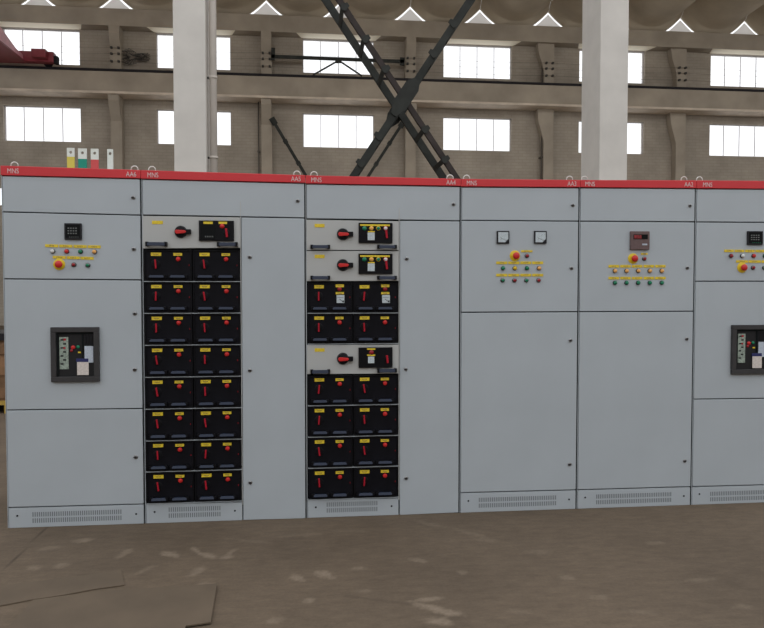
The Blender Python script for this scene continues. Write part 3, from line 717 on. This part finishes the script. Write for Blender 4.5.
# bracing on the wall
def wbar(pts, w, d, y=29.4, m=STEEL): 
    a = SZ(*pts[0], y); c = SZ(*pts[1], y); return (a[0], y, a[1]), (c[0], y, c[1])
for (p0, p1, lab) in (((271.5, 118), (312, 186), 'dark diagonal strut on the far wall, left leg of the V'), ((404, 121), (362, 186), 'dark diagonal strut on the far wall, right leg of the V')):
    a, c = wbar((p0, p1), .3, .1, 29.5); a = Vector(a); c = Vector(c); e = a+(c-a)*1.6
    q = MB(a); q.bar(a, e, .12, .12, STEEL); q.bar(a, a+(e-a)*.06, .24, .05, STEEL)
    for f in (.2, .4, .6): q.bar(a+(e-a)*f, a+(e-a)*(f+.03), .18, .05, STEEL)
    q.build('wall_strut', label=lab, category='strut', group='V struts on the far wall')
y = 29.42
root = empty('wall_tie', on_y(338, 60, y), 'dark horizontal tie bar across the upper window with small struts below', 'tie bar')
P3 = lambda px, py: (SZ(px, py, y)[0], y, SZ(px, py, y)[1])
q = MB(on_y(338, 60, y)); q.bar(P3(271, 56.4), P3(404, 61.6), .13, .08, STEEL); q.bar(P3(271, 54), P3(275, 54.3), .5, .08, STEEL); q.bar(P3(400, 61.4), P3(404.5, 61.6), .32, .08, STEEL); q.build('tie_bar', root)
q = MB(on_y(338, 60, y)); q.prism([(SZ(a, c, y)) for a, c in ((334.5, 58), (342, 58.5), (341, 63), (336, 63))], y-.05, y+.05, STEEL); q.build('gusset_plate', root)
for (a, c) in (((336, 62), (313, 75)), ((341, 62), (362, 76))):
    q = MB(P3(*a)); q.bar(P3(*a), P3(*c), .06, .05, STEEL); q.build('strut', root)

# ------------------------------------------------------------------ roof shells
PIT = BAY/2; zb = 12.98; cusp = .72
b = MB((0, 28, 13)); k1 = b.mi(SHELL)
NS = 28; YS = [29.82, 29.79, 29.76, 29.70, 29.64, 29.58, 29.52, 29.46, 29.0, 28.2, 27.5, 26.0, 22.0, 16.0]
def prof(u, y):      # u in -1..1 across a shell
    t = max(0, 30-y); rise = .035*t - .0005*t*t
    belly = zb - .06 + (cusp+.12)*(abs(u)**2.1) + rise*(1-abs(u)**2*.2)
    end = 12.80 + .66*max(0, (abs(u)-.45)/.55)**1.3
    k = min(1, max(0, (y-29.46)/.3)); k = k*k*(3-2*k)
    return belly*(1-k) + end*k
for i in range(-7, 11):
    c = PC+PIT*(i+.5)
    rows_ = []
    for y in YS:
        rows_.append([b.bm.verts.new(Vector((c+PIT/2*(-1+2*j/NS)*.999, y, prof(-1+2*j/NS, y)))-b.o) for j in range(NS+1)])
    for r0, r1 in zip(rows_, rows_[1:]):
        for j in range(NS):
            f = b.bm.faces.new((r0[j], r0[j+1], r1[j+1], r1[j])); f.material_index = k1; f.smooth = True
# top skin keeps the daylight out
b.box(X0, X1, 16, 29.2, 14.9, 15.0, SHELLD)
b.build('ceiling', kind='structure')
n = k
for i in range(-4, 9):
    c = PC+PIT*i; n += 1
    # triangular infill between two shells: a thin slit of daylight remains along the shells
    pts = [(c-.74, 12.74), (c+.74, 12.74)]
    ds = (.5, .36, .22, .12, .04); ev = lambda d: 12.80+.66*((1-d/1.5-.45)/.55)**1.3 - .09
    pts += [(c+d, ev(d)) for d in ds] + [(c, ev(0)-.01)] + [(c-d, ev(d)) for d in ds[::-1]]
    q = MB((c, 29.8, 12.74)); q.prism(pts, 29.80, 29.82, INFILL); q.build('trim_%d' % n, kind='structure')

# ------------------------------------------------------------------ foreground columns
def column(x0, x1, y0, y1, lab, pipe=False):
    root = empty('column', ((x0+x1)/2, (y0+y1)/2, 0), lab, 'column', 'white painted concrete columns')
    q = MB(((x0+x1)/2, (y0+y1)/2, 0)); q.box(x0, x1, y0, y1, 0, 12.5, CONC); q.build('shaft', root, .012)
    return root
ca = column(SZ(173.5, 100, 10.3)[0], SZ(205.8, 100, 10.3)[0], 10.3, 10.95, 'pale plastered column rising behind the cabinet marked AA5, drain pipe on its right')
cb = column(SZ(600, 100, 10.3)[0], SZ(628, 100, 10.3)[0], 10.3, 11.03, 'pale plastered column rising behind the cabinet marked AA2, between two far windows')
x = SZ(205.8, 100, 10.3)[0]+.085; PY = x/SZ(213.3, 100, 1)[0]
q = MB((x, PY, 0)); q.tube([(x, PY, 0), (x, PY, 12.4)], .053, PIPE, 20)
for zz in (1.5, SZ(213, 162, 10.7)[1], SZ(213, 84, 10.7)[1], 6.2): q.tube([(x, PY, zz), (x, PY, zz+.035)], .062, PIPE, 20); q.box(x-.084, x, PY-.01, PY+.01, zz, zz+.03, STEEL)
q.build('drain_pipe', label='pale vertical drain pipe on the right side of the left column', category='pipe')

# cross brace between the columns
YA, YB = 10.36, 11.02
root = empty('cross_brace', (1.5, 10.6, 0), 'large dark steel X brace of paired bars between the two pale columns', 'brace')
xl, xr = SZ(205.8, 100, 10.3)[0]+.17, SZ(600, 100, 10.3)[0]-.08
a1 = Vector(on_y(339, 0, YA)); a2 = Vector(on_y(454.5, 175, YA)); u1 = (a2-a1)/(a2-a1).x     # falls to the right
b1 = Vector(on_y(470, 0, YA)); b2 = Vector(on_y(354, 175, YA)); u2 = (b2-b1)/(b2-b1).x      # rises to the right
def at1(x): return a1+u1*(x-a1.x)
def at2(x): return b1+u2*(x-b1.x)
for yy, w, m in ((YA, .078, STEEL2), (YB, .105, STEEL)):
    off = Vector((0, yy-YA, 0))
    def seg(f, x0, x1):
        p0, p1 = f(x0), f(x1); return p0+off, p1+off
    x_end = min(xr, a1.x-a1.z/ u1.z if u1.z else xr)
    p0, p1 = seg(at1, xl, min(xr, a1.x + (0.05-a1.z)/u1.z)); q = MB(p0); q.bar(p0, p1, w, .07, m); q.build('diagonal_bar', root)
    p0, p1 = seg(at2, max(xl, b1.x + (.05-b1.z)/u2.z), xr); q = MB(p0); q.bar(p0, p1, .10, .07, STEEL); q.build('diagonal_bar', root)
def solve_x(f, u, base, py):
    lo = base.x
    for _ in range(30):
        p = f(lo); v = p-O; y_ = 314-F*v.dot(up)/v.dot(fw); lo += (py-y_)*(-1 if u.z > 0 else 1)*.004
    return lo
for f, u, base, ys_ in ((at1, u1, a1, (8, 40, 70, 130, 160, -40, -80)), (at2, u2, b1, (25, 55, 137, 164, -30))):
    for py in ys_:
        x = solve_x(f, u, base, py); t = u.normalized(); p = f(x)
        q = MB(p); pa, pb = p-t*.035, p+t*.035
        n_ = Vector((-t.z, 0, t.x))
        q.hexa([pa-n_*.05+Vector((0, 0, 0)), pb-n_*.05, pb-n_*.05+Vector((0, .64, 0)), pa-n_*.05+Vector((0, .64, 0)), pa-n_*.03, pb-n_*.03, pb-n_*.03+Vector((0, .64, 0)), pa-n_*.03+Vector((0, .64, 0))], STEEL)
        for yy in ((-.045,) if f is at2 else (-.045, .70)):        # small end plates with clipped corners
            ctr = p+Vector((0, yy, 0)); pts = []
            for (A, B) in ((-.06, -.02), (-.03, .07 if f is at1 else .085), (.03, .07 if f is at1 else .085), (.06, -.02), (.03, -.05), (-.03, -.05)): 
                v = ctr + t*A + n_*(B if f is at1 else B); pts.append((v.x, v.z))
            q.prism(pts, ctr.y-.008, ctr.y+.008, STEEL)
        q.build('batten_plate', root)
xc = (b1.z-a1.z + a1.x*u1.z - b1.x*u2.z)/(u1.z-u2.z); pc = at1(xc); t = u2.normalized(); n_ = Vector((-t.z, 0, t.x))
for yy in (YA-.05, YB+.05):
    pts = []
    for (A, B) in ((-.30, -.04), (-.30, .05), (-.12, .12), (.22, .12), (.33, .05), (.33, -.05), (.20, -.11), (-.14, -.11)):
        v = pc + t*A + n_*B; pts.append((v.x, v.z))
    q = MB((pc.x, yy, pc.z)); q.prism(pts, yy-.008, yy+.008, STEEL); q.build('gusset_plate', root)

# ------------------------------------------------------------------ red travelling crane at the left end
root = empty('overhead_crane', (-11, 28.9, 10.27), 'red overhead crane end with faded sloping girder on the rail at upper left', 'crane')
q = MB((-11, 29, 10.3)); xe = SZ(55, 60, 29)[0]
q.box(-13.4, xe+.0, 28.81, 29.16, 10.34, 10.74, CRED); q.build('end_carriage', root, .03)
q = MB((xe-.6, 28.8, 10.3)); xm = SZ(42, 60, 28.7)[0]
q.box(xm-.34, xm+.20, 28.5, 28.8, 10.42, 10.74, CRED); q.box(xe-.02, xe+.14, 28.85, 29.1, 10.3, 10.6, RAIL); q.build('drive_motor', root, .03)
for xx in (xe-.35, xe-2.6):
    q = MB((xx, 29.28, 10.4)); q.disc(xx, 10.45, 29.33, [(0, 0), (.18, 0), (.18, .1), (0, .1)], RAIL, 20); q.build('wheel', root)
gx = -10.95
q = MB((gx, 29, 10.3))
prf = [(28.8, 10.33), (28.8, 10.55), (28.1, 10.60), (26.3, 11.02), (24, 11.55), (14, 11.55), (14, 10.33)]
q.prism(prf, gx-.45, gx, CREDL, 'x')
q.build('girder', root)
q = MB((gx, 29, 10.3)); q.box(gx-.75, gx+.10, 14, 28.8, 10.28, 10.33, CRED)
q.build('bottom_flange', root)

# ------------------------------------------------------------------ rest of the hall
b = MB((0, -16, 0)); b.box(X0, X1, -16.3, -16, 0, 6.5, WALL); b.build('wall_front', kind='structure')
b = MB((X0, 0, 0)); b.box(X0-.3, X0, -16.3, 30.3, 0, 7.5, WALL); b.build('wall_left', kind='structure')
b = MB((X1, 0, 0)); b.box(X1, X1+.3, -16.3, 30.3, 0, 7.5, WALL); b.build('wall_right', kind='structure')

# ------------------------------------------------------------------ things glimpsed behind the left end of the row
q = MB((-4.1, 9, 0)); 
for xx in (-4.9, -4.2, -3.55): q.box(xx, xx+.12, 8.6, 9.5, .0, .10, YPAL)
for yy in (8.6, 8.9, 9.2): q.box(-4.9, -3.43, yy, yy+.22, .10, .15, YPAL)
q.build('pallet', label='yellow pallet on the floor behind the left end of the cabinets', category='pallet')
root = empty('wooden_crate', (-4.15, 9.05, .15), 'brown wooden crate with a dark lid on the yellow pallet, far left', 'crate')
q = MB((-4.15, 9.05, .15)); q.box(-4.88, -3.45, 8.63, 9.45, .15, .86, WOOD)
for zz in (.18, .45, .70): q.box(-4.9, -3.43, 8.61, 8.63, zz, zz+.12, WOOD)
q.build('box', root); q = MB((-4.15, 9.05, .86)); q.box(-4.92, -3.42, 8.6, 9.48, .86, .94, BEZ); q.build('lid', root)

# ------------------------------------------------------------------ light
w = bpy.data.worlds.new('world'); S.world = w; w.use_nodes = True
bg = w.node_tree.nodes['Background']; bg.inputs[0].default_value = (.97, .985, 1, 1); bg.inputs[1].default_value = 1.3
def area(loc, target, sx, sy, power, col):
    l = bpy.data.lights.new('area', 'AREA'); l.shape = 'RECTANGLE'; l.size = sx; l.size_y = sy; l.energy = power; l.color = col
    o = bpy.data.objects.new('skylight', l); COL.objects.link(o); o.location = loc
    o.rotation_euler = (Vector(target)-Vector(loc)).to_track_quat('-Z', 'Y').to_euler(); return o
area((4, 17, 14), (4, 30, 10), 40, 3, 800, (1, .95, .86))  # added fill, brightens the far wall
area((4, 20, 1.5), (4, 28, 13), 36, 3, 200, (1, .95, .86))  # added low fill, brightens the roof shells from below
S.view_settings.view_transform = 'Standard'
S.view_settings.look = 'None'
S.view_settings.exposure = 0
